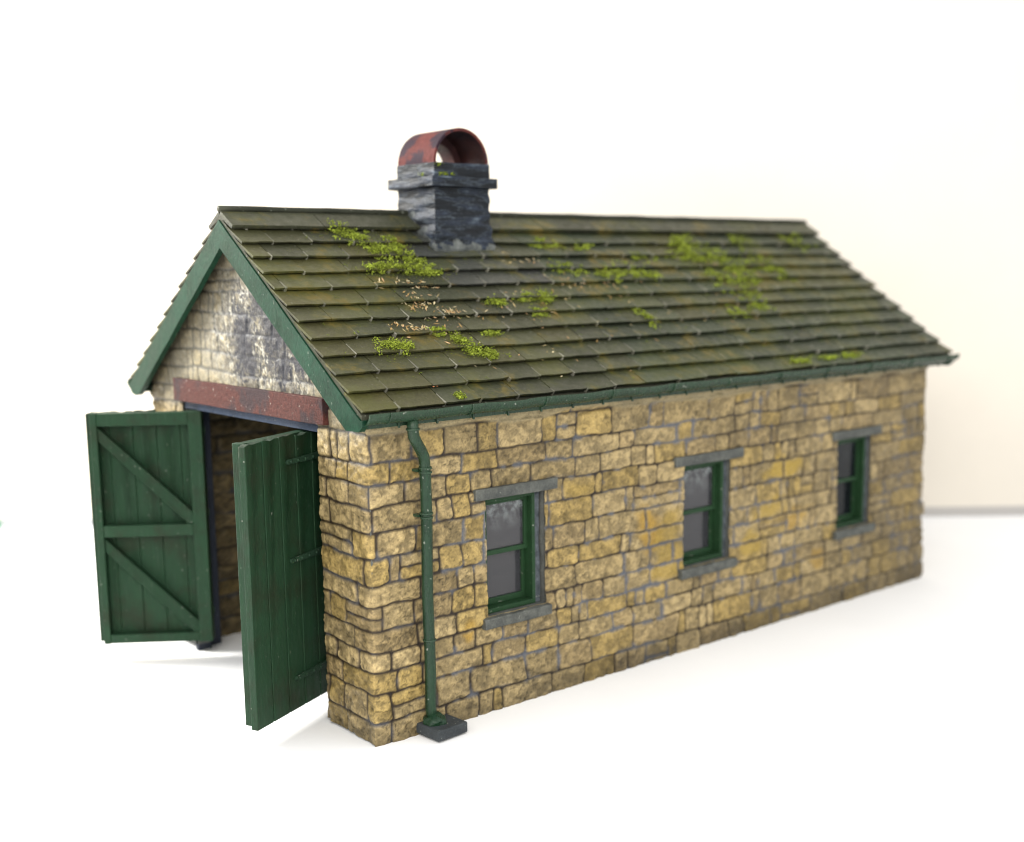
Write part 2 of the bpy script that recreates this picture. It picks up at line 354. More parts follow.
# side wall with three window openings
def edge_blend(s, end, r=.16): return np.clip(1-abs(s-end)/r, 0, 1)
def side_wall(name, res_far, flip, must, holes, blotches):
    xs = axis(0, Lx, lambda x: .020+res_far*x, must); zs = axis(0, HH, lambda z: .024 if not flip else .08, [WZ0, WZ1])
    X, Z = np.meshgrid(xs, zs, indexing='ij'); s = X if not flip else X+100*0+7.3
    h, c, d, q = stones(s, Z)
    for (cx, cz, rx, rz, col, am) in blotches:
        r = np.sqrt(((X-cx)/rx)**2+((Z-cz)/rz)**2)+(fbm(X*2.5, Z*2.5, 91, 3)-.5)*1.3
        m = (min(1, am*1.6)*(1-ss(.45, 1.05, r))*ss(.02, .07, d))[..., None]; c = c*(1-m)+np.array(col)*m
    # smoother, cleaner stones in the middle of the wall, dirty foot
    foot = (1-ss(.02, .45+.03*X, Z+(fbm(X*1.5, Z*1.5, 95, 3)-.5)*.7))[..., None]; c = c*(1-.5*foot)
    end_tone = ss(11.5, 18.5, X+(fbm(X*.9, Z*.9, 121, 4)-.5)*5)[..., None]*.34; c = c*(1-end_tone)+np.array([.055, .042, .024])*end_tone  # stone goes browner and darker towards the far end
    c = c*1.10*(1-.18*(ss(.52, .70, fbm(X*.55+3, Z*.8, 123, 4)))[..., None])
    h = h+.07*(1-ss(0, 3.2, Z)); w0, w1 = edge_blend(X, 0), edge_blend(X, Lx)
    h = h-.05*w0**2-.05*w1**2+.03
    top = ss(5.86, 5.94, Z+(vn(X*1.2, Z*0, 96)-.5)*.16)
    h = h+.05*top; c = c*(1-top[..., None]*.9)+(np.array([.27, .22, .12])*(.75+.5*fbm(X*4, Z*6, 97, 3)[..., None]))*top[..., None]*.9
    c = c*(1+.22*(w0[..., None]>0)*w0[..., None])  # highlight on the corner stones painted into the colour
    hc = h*(w0-w1)
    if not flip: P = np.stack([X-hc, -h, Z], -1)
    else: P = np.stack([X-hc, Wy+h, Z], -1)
    xm = (xs[:-1]+xs[1:])/2; zm = (zs[:-1]+zs[1:])/2
    XM, ZM = np.meshgrid(xm, zm, indexing='ij'); keep = np.ones(XM.shape, bool)
    for a, b in holes: keep &= ~((XM > a) & (XM < b) & (ZM > WZ0) & (ZM < WZ1))
    return grid_object(name, P, c, keep, M['stone'], root)
gold = (.30, .205, .040); orange = (.33, .20, .030)
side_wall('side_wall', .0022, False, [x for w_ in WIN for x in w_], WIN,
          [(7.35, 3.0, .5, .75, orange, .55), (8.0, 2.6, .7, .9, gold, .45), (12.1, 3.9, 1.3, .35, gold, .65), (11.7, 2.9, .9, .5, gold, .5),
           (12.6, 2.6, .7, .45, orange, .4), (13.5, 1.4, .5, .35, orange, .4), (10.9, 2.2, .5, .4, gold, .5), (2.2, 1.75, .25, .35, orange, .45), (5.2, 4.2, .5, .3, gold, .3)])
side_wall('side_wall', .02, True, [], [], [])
# front gable
def gable(name, x, res, flip, door):
    ys = axis(0, Wy, lambda y: res, [DY0, DY1] if door else []); zs = axis(0, 10.1, lambda z: res, [DZ] if door else [])
    Y, Z = np.meshgrid(ys, zs, indexing='ij')
    h, c, d, q = stones(-Y if not flip else Y+Lx, Z)
    if door:
        # bleached upper gable with a soot bloom over the doors
        g = ss(5.6, 6.6, Z+(fbm(Y*1.5, Z*1.5, 101, 3)-.5)*.8)[..., None]
        pale = np.array([.235, .222, .168])*(.8+.5*fbm(Y*3, Z*3, 103, 3)[..., None]); c = c*(1-.6*g)+pale*.6*g*(.55+.45*ss(.0, .06, d)[..., None])
        r = np.sqrt(((Y-3.7)/2.2)**2+((Z-7.5)/1.45)**2)
        bl = (1-ss(.5, 1.35, r+(fbm(Y*.9, Z*.9, 105, 3)-.5)*.7)); spk = .45*fbm(Y*6, Z*6, 107, 4)+.55*fbm(Y*15, Z*15, 108, 3)
        soot_shade = .92*bl*ss(.42, .54, spk+.16*(fbm(Y*1.6, Z*1.1, 109, 2)-.5))
        for (cy, cz, ry, rz) in ((3.1, 7.75, .62, .75), (4.45, 7.45, .48, .7), (3.7, 8.35, .35, .4), (4.35, 6.95, .5, .4), (2.9, 6.95, .35, .55), (2.2, 7.2, .3, .4)):
            rr = np.sqrt(((Y-cy)/ry)**2+((Z-cz)/rz)**2)+(spk-.5)*2.6; soot_shade = np.maximum(soot_shade, 1-ss(.6, 1.3, rr))
        c = c*(1-.97*soot_shade[..., None])+np.array([.010, .011, .019])*.9*soot_shade[..., None]
        wh = bl*ss(.54, .62, fbm(Y*13+5, Z*13, 111, 3))*(1-soot_shade); c = c*(1-.75*wh[..., None])+np.array([.50, .48, .40])*.75*wh[..., None]
        h = h*(1-.45*g[..., 0])
        barge_shade = (1-ss(.0, 1.0, (EZ+SL*(np.minimum(Y, Wy-Y)+SO)-.62-Z)+.9*(spk-.5)))*.45*(Y > 3); c = c*(1-barge_shade[..., None])  # bargeboard's shadow painted into the stone along the left slope
        gk = (1-ss(.0, .25, abs(Y-1.9)))*.7*ss(.5, .6, fbm(Y*7, Z*7, 115, 3))
        c = c*(1-gk[..., None])
    w0, w1 = edge_blend(Y, 0), edge_blend(Y, Wy)
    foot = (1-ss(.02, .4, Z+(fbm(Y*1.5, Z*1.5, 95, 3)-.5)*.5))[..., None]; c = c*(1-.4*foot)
    h = h-.05*w0**2-.05*w1**2+.03+.07*w0*(1-ss(0, 3.2, Z))
    if door: c = c*(1+.22*w0[..., None])  # same painted corner highlight on the gable side
    hc = h*(w0-w1); sg = 1 if flip else -1
    P = np.stack([x+sg*h, Y-hc, Z], -1)
    YM, ZM = np.meshgrid((ys[:-1]+ys[1:])/2, (zs[:-1]+zs[1:])/2, indexing='ij')
    keep = (ZM > (.02+.030*YM if door else 0)) & (ZM < np.minimum(YM, Wy-YM)*SL+EZ+SL*SO-.22)
    if door: keep &= ~((YM > DY0) & (YM < DY1) & (ZM < DZ))
    return grid_object(name, P, c, keep, M['stone'], root)
gable('gable_wall', 0, .026, False, True)
gable('gable_wall', Lx, .09, True, False)

# inner shell: wall thickness with its stone-moulded inner face
def inner(name, P, c): grid_object(name, P, c, np.ones((P.shape[0]-1, P.shape[1]-1), bool), M['stone'], root)
xs = axis(.35, Lx-.35, lambda x: .05+.01*x, []); zs = axis(0, 6.3, lambda z: .05, [])
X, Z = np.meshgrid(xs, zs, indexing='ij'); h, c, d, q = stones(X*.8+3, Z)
inner('inner_wall', np.stack([X, 8.30-h*1.3, Z], -1), c*.38)  # dim interior painted in by darkening the stone colour
def shell_box(name, boxes, mat, bevel=0):
    bm = bmesh.new()
    for b_ in boxes: box(bm, *b_)
    return mesh_obj(name, bm, mat, root, bevel)
TH = .42
bxs = []                                           # core of the near wall between and round the windows
edges = [.02]+[e for w_ in WIN for e in w_]+[Lx-.02]
for i in range(0, len(edges), 2): bxs.append((edges[i], edges[i+1], .0, TH, 0.004, 6.1))
for a, b in WIN: bxs += [(a, b, .0, TH, .004, WZ0), (a, b, .0, TH, WZ1, 6.1)]
bxs += [(.05, Lx-.05, 8.66, 9.25, .004, 6.1), (Lx-.35, Lx-.01, .44, 8.64, .004, 6.3)]
bxs += [(.0, .3, .44, DY0, .004, 6.5), (.0, .3, DY1, 8.64, .16, 6.5), (.0, .3, DY0+.01, DY1-.01, 6.02, 6.5)]
shell_box('wall_core', bxs, M['grey'])
for x0, x1 in ((.02, .3), (Lx-.3, Lx-.02)):
    bm = bmesh.new()
    prism(bm, [(.3, 6.505), (Wy-.3, 6.505), (YC, roofz(YC)-.36)], lambda p: Vector((x0, p[0], p[1])), lambda p: Vector((x1, p[0], p[1])))
    mesh_obj('gable_core', bm, M['grey'], root)

# ------------------------------------------------------------------ roof
def slate_roof(side):
    rn = random.Random(7 if side > 0 else 8)
    V = []; F = []; C = []
    cosA, sinA = math.cos(ANG), math.sin(ANG); LEN = (YC+SO)/cosA
    def W3(x, t, n):                                 # x along, t up the slope, n out of it
        y = -SO+t*cosA-n*sinA; z = EZ+t*sinA+n*cosA
        return (x, y if side > 0 else Wy-y, z)
    def poly_prism(top, bot, col, colb=None):
        i = len(V); n = len(top); V.extend(top+bot); C.extend([col]*n+[colb or col]*n)
        F.append(list(range(i, i+n))); F.append(list(range(i+2*n-1, i+n-1, -1)))
        for k in range(n): F.append([i+k, i+n+k, i+n+(k+1) % n, i+(k+1) % n])
    rows = 12; e = (LEN-.52)/(rows-1)
    for r in range(rows):
        t0 = r*e-.02; x = -FO-rn.uniform(.0, .5)*(r % 2 == 1)-rn.uniform(0, .3)
        rowj = rn.uniform(-.01, .01)
        while x < Lx+BO:
            wd = rn.uniform(.8, 1.08); x0 = max(x, -FO-rn.uniform(0, .02)); x1 = min(x+wd, Lx+BO+rn.uniform(0, .03))
            x += wd
            if x1-x0 < .12: continue
            th = rn.uniform(.045, .062); g = .008; dt = rn.uniform(-.018, .018)+rowj; lift = rn.uniform(0, .010)
            k = 5; low = []
            for i in range(k+1):
                u = i/k; low.append((x1-g+(x0-x1+2*g)*u, t0+dt+rn.uniform(-.010, .010)+(.03*rn.random() if i in (0, k) and rn.random() < .3 else 0)))
            ntop = .015; nlo = th+.05+lift
            tilt = rn.uniform(-.005, .005)
            up_ = [(x0+g, t0+.66), (x1-g, t0+.66)]
            top = [W3(a, b, ntop-.02) for a, b in up_]+[W3(a, b, nlo+tilt*(1 if j < 3 else -1)) for j, (a, b) in enumerate(low)]
            bot = [W3(a, b, ntop-.07) for a, b in up_]+[W3(a, b+.006, nlo-th+tilt*(1 if j < 3 else -1)) for j, (a, b) in enumerate(low)]
            xm = (x0+x1)/2; tm = t0
            b_ = rn.uniform(.72, 1.3)
            col = np.array([.0285, .0310, .0158])*b_
            if xm > 7: col = col*np.array([.86, 1.0, 1.05])
            ye = float(fbm(np.array([xm*.42+2]), np.array([tm*.9]), 201, 3)[0])
            if ye > .5: yk = min(1, max(0, (ye-.5)*5))*rn.uniform(.2, .9); col = col*(1-.4*yk)+np.array([.105, .086, .018])*.36*yk
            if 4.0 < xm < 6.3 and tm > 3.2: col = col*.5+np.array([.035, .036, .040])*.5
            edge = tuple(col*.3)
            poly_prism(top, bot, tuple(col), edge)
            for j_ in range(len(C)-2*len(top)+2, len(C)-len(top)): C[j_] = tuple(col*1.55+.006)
            # pale filler showing along the joint
            if rn.random() < .78 and x0 > -FO+.05:
                ln = rn.uniform(.12, .40); wj = rn.uniform(.010, .026); t1 = t0+dt
                n1_ = nlo+.004
                nn = lambda t: n1_+(ntop-.02-nlo)*(t-t0)/.66
                top2 = [W3(x0-wj*.3, t1+ln, nn(t1+ln)), W3(x0+wj*.3, t1+ln, nn(t1+ln)), W3(x0+wj, t1-.002, nn(t1)), W3(x0-wj, t1-.002, nn(t1))]
                bot2 = [W3(x0-wj*.3, t1+ln, -.02), W3(x0+wj*.3, t1+ln, -.02), W3(x0+wj, t1, .0), W3(x0-wj, t1, .0)]
                q = rn.uniform(.5, 1.2); poly_prism(top2, bot2, (.26*q, .25*q, .20*q))
    # ridge slabs
    x = -FO-rn.uniform(0, .1)
    while x < Lx+BO:
        wd = rn.uniform(2.0, 2.5); x0 = max(x, -FO-.02); x1 = min(x+wd, Lx+BO+.02); x += wd
        if x1-x0 < .1: continue
        t0 = LEN-.56+rn.uniform(-.01, .01); col = np.array([.044, .046, .027])*rn.uniform(.8, 1.25)
        n = 6; low = [(x1-.01+(x0-x1+.02)*i/n, t0+rn.uniform(-.006, .006)) for i in range(n+1)]
        top = [W3(x0+.01, LEN, .10), W3(x1-.01, LEN, .10)]+[W3(a, b, .155) for a, b in low]
        bot = [W3(x0+.01, LEN, .0), W3(x1-.01, LEN, .0)]+[W3(a, b, .07) for a, b in low]
        poly_prism(top, bot, tuple(col), tuple(col*.5))
    me = bpy.data.meshes.new('slate_slope'); me.from_pydata(V, [], F); me.update()
    a = me.color_attributes.new('Col', 'FLOAT_COLOR', 'POINT')
    a.data.foreach_set('color', np.concatenate([np.clip(np.array(C), 0, 1), np.ones((len(C), 1))], 1).astype(np.float32).ravel())
    me.materials.append(M['slate']); o = bpy.data.objects.new('slate_slope', me); COL.objects.link(o)
    return o
roof = bpy.data.objects.new('roof', None)
bm = bmesh.new()
for sgn in (1, -1):
    f = lambda y: y if sgn > 0 else Wy-y
    pts = [(-SO+.03, EZ-.005), (YC, RZ-.03), (YC, RZ-.19), (-SO+.03, EZ-.16)]
    prism(bm, pts, lambda p: Vector((-FO+.03, f(p[0]), p[1])), lambda p: Vector((Lx+BO-.03, f(p[0]), p[1])))
roof = mesh_obj('roof', bm, M['ridge'], root)
for sd in (1, -1): slate_roof(sd).parent = roof
bm = bmesh.new(); tube(bm, [(-FO-.03+i*(Lx+BO+FO+.05)/60, YC+random.uniform(-.004, .004), RZ+.135+.012*math.sin(i*.9)*random.random()) for i in range(61)], .065, 10)
mesh_obj('ridge_roll', bm, M['ridge'], roof, smooth=True)

# moss and straw on the near slope
cosA, sinA = math.cos(ANG), math.sin(ANG)
def on_slope(x, y, n):
    t = (y+SO)/cosA; e = ((YC+SO)/cosA-.52)/11; fr = (t % e)/e
    base = .115-.085*fr
    return Vector((x, y-(n+base)*sinA, EZ+(y+SO)*SL+(n+base)*cosA))
rn = random.Random(5)
V = []; F = []; C = []
def flake(p, s, col, fl=.5):
    i = len(V); a = Vector((rn.gauss(0, 1), rn.gauss(0, 1), rn.gauss(0, fl))).normalized()*s
    b = Vector((rn.gauss(0, 1), rn.gauss(0, 1), rn.gauss(0, fl)));b = (b-a*b.dot(a)/a.dot(a)).normalized()*s*rn.uniform(.4, .8)
    c_ = a.cross(b).normalized()*s*.35
    V.extend([p-a, p+b, p+a, p-b, p+c_]); C.extend([col]*5); F.extend([[i, i+1, i+4], [i+1, i+2, i+4], [i+2, i+3, i+4], [i+3, i, i+4], [i+3, i+2, i+1, i]])
clumps = [(2.15, 4.05, .42, .22, 1), (2.45, 3.9, .25, .15, .8), (2.9, 3.45, .45, .20, .85), (3.25, 3.75, .25, .18, .6), (3.45, 3.25, .35, .15, .6), (2.35, 3.0, .28, .10, .8), (2.75, 3.05, .4, .08, .6), (3.2, 2.95, .42, .10, 1), (3.55, 2.9, .3, .08, .8), (2.75, 3.6, .3, .12, .8),
 (1.25, .98, .30, .12, 1), (1.5, .9, .2, .10, .9), (3.05, .80, .28, .12, 1), (3.3, .62, .32, .10, 1), (2.9, 1.05, .15, .12, .7), (2.6, 1.3, .2, .1, .35),
 (4.75, 2.0, .28, .08, .7), (5.6, 2.1, .3, .08, .5), (6.2, 2.1, .2, .12, .8), (3.9, 1.2, .2, .06, .4), (8.4, 2.75, .8, .22, .75), (9.4, 2.75, .7, .25, .9), (10.1, 2.7, .4, .2, .7), (7.6, 3.0, .5, .15, .4), (8.6, 3.7, .7, .15, .4), (7.5, 3.75, .3, .15, .45),
 (12.4, 3.75, .5, .3, 1.5), (12.3, 3.35, .5, .25, 1.3), (12.9, 3.3, .9, .35, 2.0), (13.5, 2.9, .8, .4, 1.9), (12.6, 2.6, .7, .35, .9), (13.6, 2.4, .6, .4, 1.0), (12.9, 2.0, .6, .3, .7), (13.1, 1.5, .7, .25, .7), (14.9, 3.1, .5, .3, .8), (15.2, 2.7, .35, .25, .7), (14.9, 3.9, .6, .2, .5), (17.4, 3.95, .8, .35, .9), (12.0, 1.4, .4, .2, .4), (8.7, 1.4, .2, .3, .5),
 (12.4, -.2, .4, .07, .6), (13.6, -.2, .6, .07, .7), (14.6, -.2, .5, .06, .5), (1.9, -.28, .06, .05, .25), (5.6, 1.7, .3, .1, .2), (10.5, 3.3, .6, .2, .35)]
for cx, cy, rx, ry, dn in clumps:
    for k in range(int(170*dn)):
        p_ = (cx+rn.gauss(0, rx*1.1), min(4.3, cy+rn.gauss(0, ry*1.1)))
        if p_[1] > -.36: g = rn.uniform(.5, 1.2); flake(on_slope(p_[0], p_[1], .006), rn.uniform(.006, .018), (.16*g, .19*g, .03*g), .3)
    for k in range(int(8+20*dn)):                   # little tufts inside the clump
        tx, ty = cx+rn.gauss(0, rx*.5), cy+rn.gauss(0, ry*.55)
        if ty < -.36 or ty > 4.3: continue
        hh = rn.uniform(.04, .17)*min(dn, 1.3); q = rn.uniform(.7, 1.45)
        for j in range(rn.randint(9, 24)):
            p = on_slope(tx+rn.gauss(0, .045), ty+rn.gauss(0, .03), rn.uniform(0, hh))
            g = q*rn.uniform(.45, 1.3); flake(p, rn.uniform(.013, .032), (.225*g, .275*g, .035*g), .9)
for k in range(260):
    x, y = rn.uniform(-.2, 18.5), rn.uniform(-.3, 4.1)
    if vn(np.array([x*.5]), np.array([y*.8]), 300)[0] < .45: continue
    for j in range(rn.randint(2, 6)): flake(on_slope(x+rn.gauss(0, .03), y+rn.gauss(0, .02), .01), rn.uniform(.008, .02), (.16, .20, .028))
def col_mesh(name, mat, parent):
    me = bpy.data.meshes.new(name); me.from_pydata([tuple(v) for v in V], [], F); me.update()
    a = me.color_attributes.new('Col', 'FLOAT_COLOR', 'POINT')
    a.data.foreach_set('color', np.concatenate([np.clip(np.array(C), 0, 1), np.ones((len(C), 1))], 1).astype(np.float32).ravel())
    me.materials.append(mat); o = bpy.data.objects.new(name, me); COL.objects.link(o); o.parent = parent; return o
o = col_mesh('moss', M['moss'], roof); o['kind'] = 'stuff'
V = []; F = []; C = []
straw = [(2.5, 2.6, .5, .12, 16), (3.1, 2.55, .4, .1, 14), (2.75, 1.95, .55, .25, 34), (3.3, 1.75, .4, .12, 26), (1.75, 1.45, .35, .12, 14), (2.1, 1.35, .35, .12, 22), (2.6, 2.2, .4, .2, 16), (2.9, 1.4, .5, .3, 12), (7.4, 2.5, .9, .3, 24), (8.6, 2.3, .8, .25, 14), (5.5, 1.9, 1.2, .5, 16), (12.9, 1.8, .9, .5, 18), (6.5, 3.2, .7, .2, 12), (13, 2.9, 1, .5, 14), (4.5, 1, 2.5, .9, 26), (9.5, 1.6, 3, 1, 26)]
for cx, cy, rx, ry, n in straw:
    for k in range(n):
        x, y = cx+rn.gauss(0, rx*.5), cy+rn.gauss(0, ry*.55)
        if y < -.3 or y > 4: continue
        p = on_slope(x, y, rn.uniform(.012, .03)); q = rn.uniform(.7, 1.4); th = rn.uniform(0, 3.14); ln = rn.uniform(.02, .085); wd = rn.uniform(.008, .020)
        a = Vector((math.cos(th), math.sin(th)*cosA, math.sin(th)*sinA+rn.uniform(-.2, .3)))*ln; b = Vector((-math.sin(th), math.cos(th)*cosA, math.cos(th)*sinA))*wd
        col = rn.choice([(.40, .31, .15), (.48, .40, .24), (.33, .21, .08), (.42, .27, .14)]); col = tuple(z*q for z in col)
        i = len(V); up_ = Vector((0, -sinA, cosA))*.008
        V.extend([p-a, p-b, p+a, p+b, p+up_]); C.extend([col]*5); F.extend([[i, i+1, i+4], [i+1, i+2, i+4], [i+2, i+3, i+4], [i+3, i, i+4]])
p = on_slope(1.55, .02, .03); i = len(V)
for k in range(9): flake(p+Vector((rn.gauss(0, .03), rn.gauss(0, .02), 0)), .022, (.6, .22, .10))
o = col_mesh('straw_litter', M['moss'], roof); o['kind'] = 'stuff'

# ------------------------------------------------------------------ bargeboards, fascia, gutters
OFF, WV = .09, .56
def barge(x, sgn):
    f = lambda y: y if sgn > 0 else Wy-y
    zt = lambda y: EZ+SL*(y+SO)-OFF
    pts = [(YC, zt(YC))]
    ya = -.42
    for i in range(1, 13): pts.append((YC+(ya-YC)*i/12, zt(YC+(ya-YC)*i/12)+random.uniform(-.008, .008)))
    if sgn < 0: pts += [(-.47, 6.24), (-.60, 6.30), (-.54, 6.20), (-.42, 6.12), (-.32, 6.02), (-.10, 5.98)]
    else: pts += [(-.50, 6.24), (-.48, 6.13), (-.36, 6.03), (-.15, 6.03)]
    yb = .06
    pts.append((yb, zt(yb)-WV))
    for i in range(11, 0, -1): pts.append((YC+(yb-YC)*i/12, zt(YC+(yb-YC)*i/12)-WV+random.uniform(-.008, .008)))
    pts.append((YC, zt(YC)-WV))
    bm = bmesh.new(); prism(bm, pts, lambda p: Vector((x, f(p[0]), p[1])), lambda p: Vector((x+.13, f(p[0]), p[1])))
    bmesh.ops.triangulate(bm, faces=[g for g in bm.faces if len(g.verts) > 4])
    return mesh_obj('bargeboard', bm, M['barge'], root)
for x in (-FO-.04, Lx+BO-.09):
    for sgn in (1, -1): barge(x, sgn)
# closing strip between slates and bargeboard
for x in (-FO-.0, Lx+BO-.13):
    for sgn in (1, -1):
        f = lambda y: y if sgn > 0 else Wy-y
        bm = bmesh.new(); prism(bm, [(-SO-.02, EZ-.02), (YC-.001, RZ-.02), (YC-.001, RZ-OFF-.02), (-SO-.02, EZ-OFF-.02)], lambda p: Vector((x, f(p[0]), p[1])), lambda p: Vector((x+.10, f(p[0]), p[1])))
        mesh_obj('verge_strip', bm, M['ridge'], root)
for sgn in (1, -1):
    f = lambda y: y if sgn > 0 else Wy-y
    bm = bmesh.new(); gy, gz, R0, R1 = -.475, 6.355, .19, .155
    prof = [(gy-R0*math.cos(math.pi*i/10), gz-R0*1.1*math.sin(math.pi*i/10)) for i in range(11)]+[(gy+R1*math.cos(math.pi*i/10), gz-R1*1.1*math.sin(math.pi*i/10)) for i in range(11)]
    n = 50; rings = []
    for k in range(n+1):
        x = -FO+.02+(Lx+BO+FO)*k/n; dz = .012*math.sin(k*1.3)+random.uniform(-.006, .006)
        rings.append([bm.verts.new((x, f(a), b+dz)) for a, b in prof])
    m_ = len(prof)
    for a, b in zip(rings, rings[1:]):
        for k in range(m_): bm.faces.new([a[k], a[(k+1) % m_], b[(k+1) % m_], b[k]])
    for rg_ in (rings[0], rings[-1]): bm.faces.new(rg_)
    gut = mesh_obj('gutter', bm, M['pipe'], root, smooth=False)
    for k in range(11):
        bm = bmesh.new(); x = .1+k*1.85
        pr = [(gy-.20*math.cos(math.pi*i/8), gz+.01-.222*math.sin(math.pi*i/8)) for i in range(9)]+[(gy+.185, gz+.0), (-.02, gz-.18), (-.02, gz-.27), (gy+.1, gz-.27)]
        tube(bm, [(x, f(a), b) for a, b in pr[:9]], .012, 6)
        mesh_obj('bracket', bm, M['pipe'], gut, smooth=True)
    bm = bmesh.new(); y0, y1 = (-.34, -.02) if sgn > 0 else (Wy+.02, Wy+.34)
    box(bm, -FO+.1, Lx+BO-.1, y0, y1, 6.06, 6.15); ya, yb = (-.34, -.26) if sgn > 0 else (Wy+.26, Wy+.34)
    box(bm, -FO+.1, Lx+BO-.1, ya, yb, 6.153, 6.34)
    for k in range(22):
        x = .45+k*.86; a_, b_ = (-.37, -.335) if sgn > 0 else (Wy+.335, Wy+.37); box(bm, x, x+.05, a_, b_, 6.03, 6.14)
    mesh_obj('fascia', bm, M['pipe'], root, bevel=.01)

# ------------------------------------------------------------------ downpipe
bm = bmesh.new()
path = [(.70, -.46, 6.2), (.70, -.46, 5.98), (.72, -.45, 5.86), (.80, -.42, 5.74), (.93, -.37, 5.58), (1.02, -.33, 5.45), (1.06, -.30, 5.33), (1.07, -.29, 5.2)]
path += [(1.075+.012*math.sin(k*.8), -.29, 5.1-k*.38) for k in range(13)]+[(1.10, -.30, .3)]
tube(bm, path, .108, 20)
pipe = mesh_obj('downpipe', bm, M['pipe'], root, smooth=True)
for z, n in ((5.14, 2), (4.28, 2), (6.0, 1), (1.9, 1)):
    x = 1.08 if z < 5.5 else .70; y = -.29 if z < 5.5 else -.46
    bm = bmesh.new()
    for k in range(n): tube(bm, [(x, y, z+.08*k-.03), (x, y, z+.08*k-.02), (x, y, z+.08*k+.012), (x, y, z+.08*k+.02)], [.110, .128, .128, .110], 20)
    if n == 2: box(bm, x-.14, x+.14, -.2, -.03, z+.0, z+.05)
    mesh_obj('collar', bm, M['pipe'], pipe, smooth=(n == 1))
# drain block and the gully mound on it
bm = bmesh.new(); R4 = Matrix.Translation((1.22, -.36, 0)) @ Matrix.Rotation(.07, 4, 'Z'); box(bm, -.36, .38, -.40, .36, .035, .25, R4)
blk = mesh_obj('drain_block', bm, M['block'], pipe, bevel=.03); 
bm = bmesh.new(); bmesh.ops.create_icosphere(bm, subdivisions=4, radius=.23)
from mathutils import noise as NZ
for v in bm.verts:
    v.co += NZ.noise_vector(v.co*9)*.035; v.co.z *= .75; v.co += Vector((1.13, -.33, .27))
mesh_obj('gully_mound', bm, M['pipe'], pipe, smooth=True)

# ------------------------------------------------------------------ windows
def make_window():
    x0, x1 = 0.0, 1.48; zb, zt = 0.0, WZ1-WZ0
    bm = bmesh.new()
    def ring(a, b, c, d, y0, y1, t, tb):
        box(bm, a, a+t, y0, y1, c, d); box(bm, b-t, b, y0, y1, c, d)
        box(bm, a+t, b-t, y0, y1, d-t, d-.002); box(bm, a+t, b-t, y0, y1, c+.002, c+tb)
    ring(x0+.0, x1-.12, zb+.01, zt-.01, .03, .42, .085, .10)
    win = mesh_obj('window', bm, M['window'], root, bevel=.012)
    mid = zt*.50
    for nm, lo, hi, y0, y1 in (('sash', mid-.03, zt-.10, .17, .26), ('sash', .11, mid+.07, .262, .34)):
        bm = bmesh.new(); a, b = x0+.087, x1-.207
        t = .085
        box(bm, a, a+t, y0, y1, lo, hi); box(bm, b-t, b, y0, y1, lo, hi)
        box(bm, a+t, b-t, y0, y1, hi-t, hi-.002); box(bm, a+t, b-t, y0, y1, lo+.002, lo+(.13 if lo < .5 else .10))
        s_ = mesh_obj(nm, bm, M['window'], win, bevel=.010)
        bm = bmesh.new(); box(bm, a+.02, b-.02, (y0+y1)/2+.01, (y0+y1)/2+.03, lo+.02, hi-.02); 
        for v in bm.verts: v.co.z -= (0)
        mesh_obj('pane', bm, M['glass'], win)
    bm = bmesh.new(); box(bm, x0-.30, x1+.37, -.14, .30, zt-.005, zt+.225)
    l_ = mesh_obj('lintel', bm, M['grey'], win, bevel=.02); rough_mesh(l_, .012, 1.5, 5)
    bm = bmesh.new(); box(bm, x0-.16, x1+.14, -.20, .20, zb-.235, zb+.015)
    for v in bm.verts:
        if v.co.y < 0 and v.co.z > 0: v.co.z -= .04
    l_ = mesh_obj('sill', bm, M['grey'], win, bevel=.02); rough_mesh(l_, .014, 1.7, 5)
    bm = bmesh.new(); box(bm, x1-.118, x1+.01, .05, .36, zb+.02, zt-.01)
    l_ = mesh_obj('reveal', bm, M['fill'], win, bevel=.02); rough_mesh(l_, .02, 4, 8)
    return win
win = make_window()
for i, (a, b) in enumerate(WIN):
    if i == 0: wn = win; wn.location = (a, 0, WZ0)
    else:
        wn = win.copy(); COL.objects.link(wn); wn.location = (a, .0, WZ0); wn.scale.x = (b-a)/1.48
        for ch in win.children:
            c_ = ch.copy(); COL.objects.link(c_); c_.parent = wn
            if i == 2 and ch.name.startswith('pane'): c_.material_slots[0].link = 'OBJECT'; c_.material_slots[0].material = M['glass_dark']
    wn['label'] = ['green sash window nearest the downpipe with clean frame and dusty panes', 'green sash window in the middle of the long wall', 'green sash window nearest the far end of the long wall'][i]
    wn['group'] = 'sash windows in the long stone wall'

# ------------------------------------------------------------------ main lintel, door frame, doors
bm = bmesh.new(); box(bm, -.17, .06, 1.22, 7.79, 5.98, 6.49)
o = mesh_obj('lintel', bm, M['lintel'], root, bevel=.015); rough_mesh(o, .012, 2, 10)
o['label'] = 'rusty red girder over the doorway'
bm = bmesh.new(); box(bm, -.02, .9, 1.45, 7.52, 5.80, 5.975)
mesh_obj('lintel_plate', bm, M['plate'], root, bevel=.01)
for b_ in ((.34, .68, 7.74, 8.26), (.55, .92, 1.40, 2.15), (.0, .33, 7.565, 7.70), (.0, .33, 1.5, 1.635)):
    bm = bmesh.new(); box(bm, *b_, .004, 5.79); mesh_obj('door_post', bm, M['timber'], root, bevel=.01)

